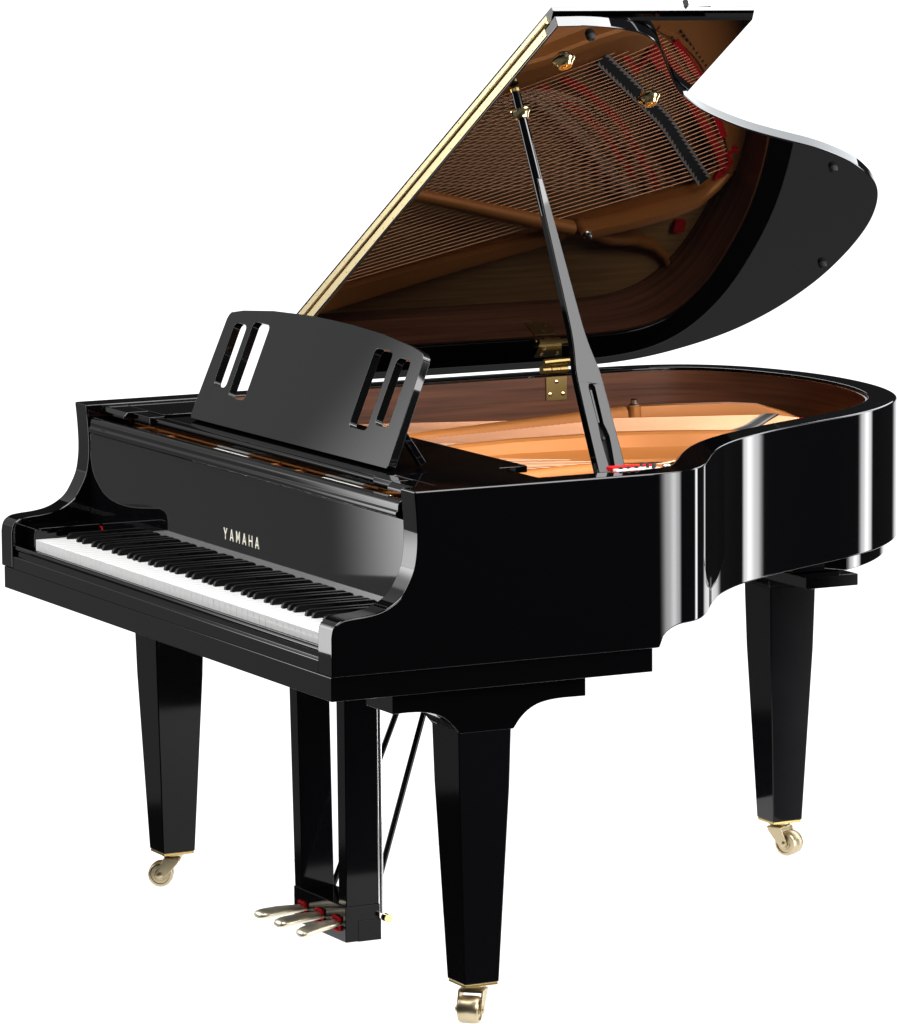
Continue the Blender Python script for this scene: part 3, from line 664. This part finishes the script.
bm = B(); tube(bm, [(0.118,0.405,0.078),(0.134,0.405,0.078)], 0.008, 14); part('brace_bolt', bm, M['brass'], lyre)

# ------------------------------------------------------------------ floor
bm = B(); vs = [bm.verts.new(p) for p in ((-0.77,0.215,0.0036),(0.75,0.215,0.0036),(0.75,1.65,0.0036),(-0.77,1.65,0.0036))]; bm.faces.new(vs)
fl = part('floor', bm, M['floor']); fl.parent = None; fl.location = (0,0,0); fl['kind'] = 'structure'  # thin sheet brightened from below by an added fill lamp

# ------------------------------------------------------------------ camera
cd = bpy.data.cameras.new('camera'); cam = bpy.data.objects.new('camera', cd); COL.objects.link(cam); sc.camera = cam
CAMP = dict(loc=(8.9824,-3.9592,2.2451), yaw=2.6715, pitch=-0.1412, roll=-0.0073, f=5.4029)
f_ = V((cos(CAMP['pitch'])*cos(CAMP['yaw']), cos(CAMP['pitch'])*sin(CAMP['yaw']), sin(CAMP['pitch'])))
r_ = f_.cross(V((0,0,1))).normalized(); u_ = r_.cross(f_)
c_, s_ = cos(CAMP['roll']), sin(CAMP['roll']); r2 = r_*c_ + u_*s_; u2 = -r_*s_ + u_*c_
mw = Matrix(((r2.x,u2.x,-f_.x,CAMP['loc'][0]),(r2.y,u2.y,-f_.y,CAMP['loc'][1]),(r2.z,u2.z,-f_.z,CAMP['loc'][2]),(0,0,0,1)))
cam.matrix_world = mw
cd.sensor_fit = 'HORIZONTAL'; cd.sensor_width = 36; cd.lens = CAMP['f']*1000/897*36; cd.clip_end = 200; cd.clip_start = 0.1

# ------------------------------------------------------------------ light: white backdrop behind the piano, studio softboxes, added fill under the floor
w = bpy.data.worlds.new('World'); sc.world = w; w.use_nodes = True; nt = w.node_tree
bg = nt.nodes['Background']
tc = nt.nodes.new('ShaderNodeTexCoord'); dot = nt.nodes.new('ShaderNodeVectorMath'); dot.operation = 'DOT_PRODUCT'
dot.inputs[1].default_value = f_
nt.links.new(tc.outputs['Generated'], dot.inputs[0])
def ramp(src, a, b, lo, hi):
    m_ = nt.nodes.new('ShaderNodeMapRange'); m_.interpolation_type = 'SMOOTHSTEP'
    for k_, v_ in (('From Min', a), ('From Max', b), ('To Min', lo), ('To Max', hi)): m_.inputs[k_].default_value = v_
    nt.links.new(src, m_.inputs['Value']); return m_.outputs['Result']
def math_(op, a, b):
    m_ = nt.nodes.new('ShaderNodeMath'); m_.operation = op; nt.links.new(a, m_.inputs[0]); nt.links.new(b, m_.inputs[1]); return m_.outputs[0]
sep = nt.nodes.new('ShaderNodeSeparateXYZ'); nt.links.new(tc.outputs['Generated'], sep.inputs[0])
sweep = math_('MULTIPLY', ramp(dot.outputs['Value'], cos(RAD(27)), cos(RAD(19)), 0.0, 1.35), ramp(sep.outputs['Z'], 0.005, 0.06, 1.0, 0.0))   # the white sweep behind the piano, up to its horizon
room = ramp(sep.outputs['Z'], -0.62, -0.35, 0.10, 0.018)                                                                                    # the dim studio around it
nt.links.new(math_('ADD', sweep, room), bg.inputs['Strength'])
bg.inputs['Color'].default_value = (1, 1, 1, 1)

def area(name, target, az, el, dist, sx, sy, radiance, gradient=None, color=(1,1,1), roll=0):
    d = V((cos(RAD(el))*cos(RAD(az)), cos(RAD(el))*sin(RAD(az)), sin(RAD(el))))
    ld = bpy.data.lights.new(name, 'AREA'); ld.shape = 'RECTANGLE'; ld.size = sx; ld.size_y = sy
    ld.energy = radiance*pi*sx*sy; ld.color = color
    o = bpy.data.objects.new(name, ld); COL.objects.link(o); o.location = V(target) + d*dist
    o.rotation_euler = (-d).to_track_quat('-Z', 'Y').to_euler()
    if gradient:
        ld.use_nodes = True; t = ld.node_tree; em = t.nodes['Emission']
        g = t.nodes.new('ShaderNodeNewGeometry'); sp = t.nodes.new('ShaderNodeSeparateXYZ'); t.links.new(g.outputs['Parametric'], sp.inputs[0])
        rm = t.nodes.new('ShaderNodeValToRGB'); rm.color_ramp.interpolation = 'EASE'
        els = rm.color_ramp.elements
        els[0].position, els[1].position = gradient[0][0], gradient[-1][0]
        els[0].color = (gradient[0][1],)*3 + (1,); els[1].color = (gradient[-1][1],)*3 + (1,)
        for p_, v_ in gradient[1:-1]:
            e_ = els.new(p_); e_.color = (v_, v_, v_, 1)
        t.links.new(sp.outputs[0], rm.inputs[0]); t.links.new(rm.outputs['Color'], em.inputs['Color'])
    return o
SOFT = [(0.0,0.0),(0.25,0.6),(0.5,1.0),(0.75,0.6),(1.0,0.0)]
area('key_softbox', (0,0.8,0.9), 40, 57, 3.4, 2.0, 2.0, 8.5)
area('key_skirt_softbox', (0,0.8,0.9), 36, 37, 3.6, 2.6, 0.9, 6.5)
area('interior_softbox', (-0.2,0.8,0.9), 8, 19, 4.2, 2.6, 1.1, 11.5)
area('strip_softbox', (0.5,0.8,0.8), 47, 0, 14.0, 6.2, 10.0, 13, SOFT)
area('strip_softbox', (0.3,1.1,0.8), 98, 0, 14.0, 2.7, 10.0, 9, SOFT)
area('edge_softbox', (0.2,1.2,1.5), 121, 17, 6.0, 7.5, 2.2, 3.4, color=(0.93,0.97,1.0))
area('low_front_softbox', (0,0.2,0.2), 206, 0, 5.2, 5.0, 2.2, 0.18)
area('high_front_softbox', (0,0.2,0.9), 206, 19, 5.4, 5.0, 3.0, 0.34)
area('gradient_softbox', (0,0.2,0.9), 218.6, 13, 4.1, 1.6, 3.60, 7.5, SOFT)
area('desk_softbox', (0,0.2,0.9), 210.5, 18, 4.1, 1.1, 1.5, 2.0, SOFT)
area('top_softbox', (0,0.1,0.7), -75, 70, 3.4, 2.4, 1.8, 14)
lt = area('under_floor_fill', (-0.01,0.9325,0), 0, -90, 0.035, 1.58, 1.50, 1.85)  # added unseen fill lamp beneath the floor, washes out the piano's shadows
# ------------------------------------------------------------------ render settings
sc.view_settings.view_transform = 'Standard'; sc.view_settings.look = 'None'; sc.view_settings.exposure = 0; sc.view_settings.gamma = 1
sc.render.engine = 'CYCLES'
cy = sc.cycles
cy.use_denoising = True; cy.max_bounces = 10; cy.glossy_bounces = 8; cy.diffuse_bounces = 4
cy.caustics_reflective = False; cy.caustics_refractive = False; cy.sample_clamp_indirect = 6
sc.render.film_transparent = False
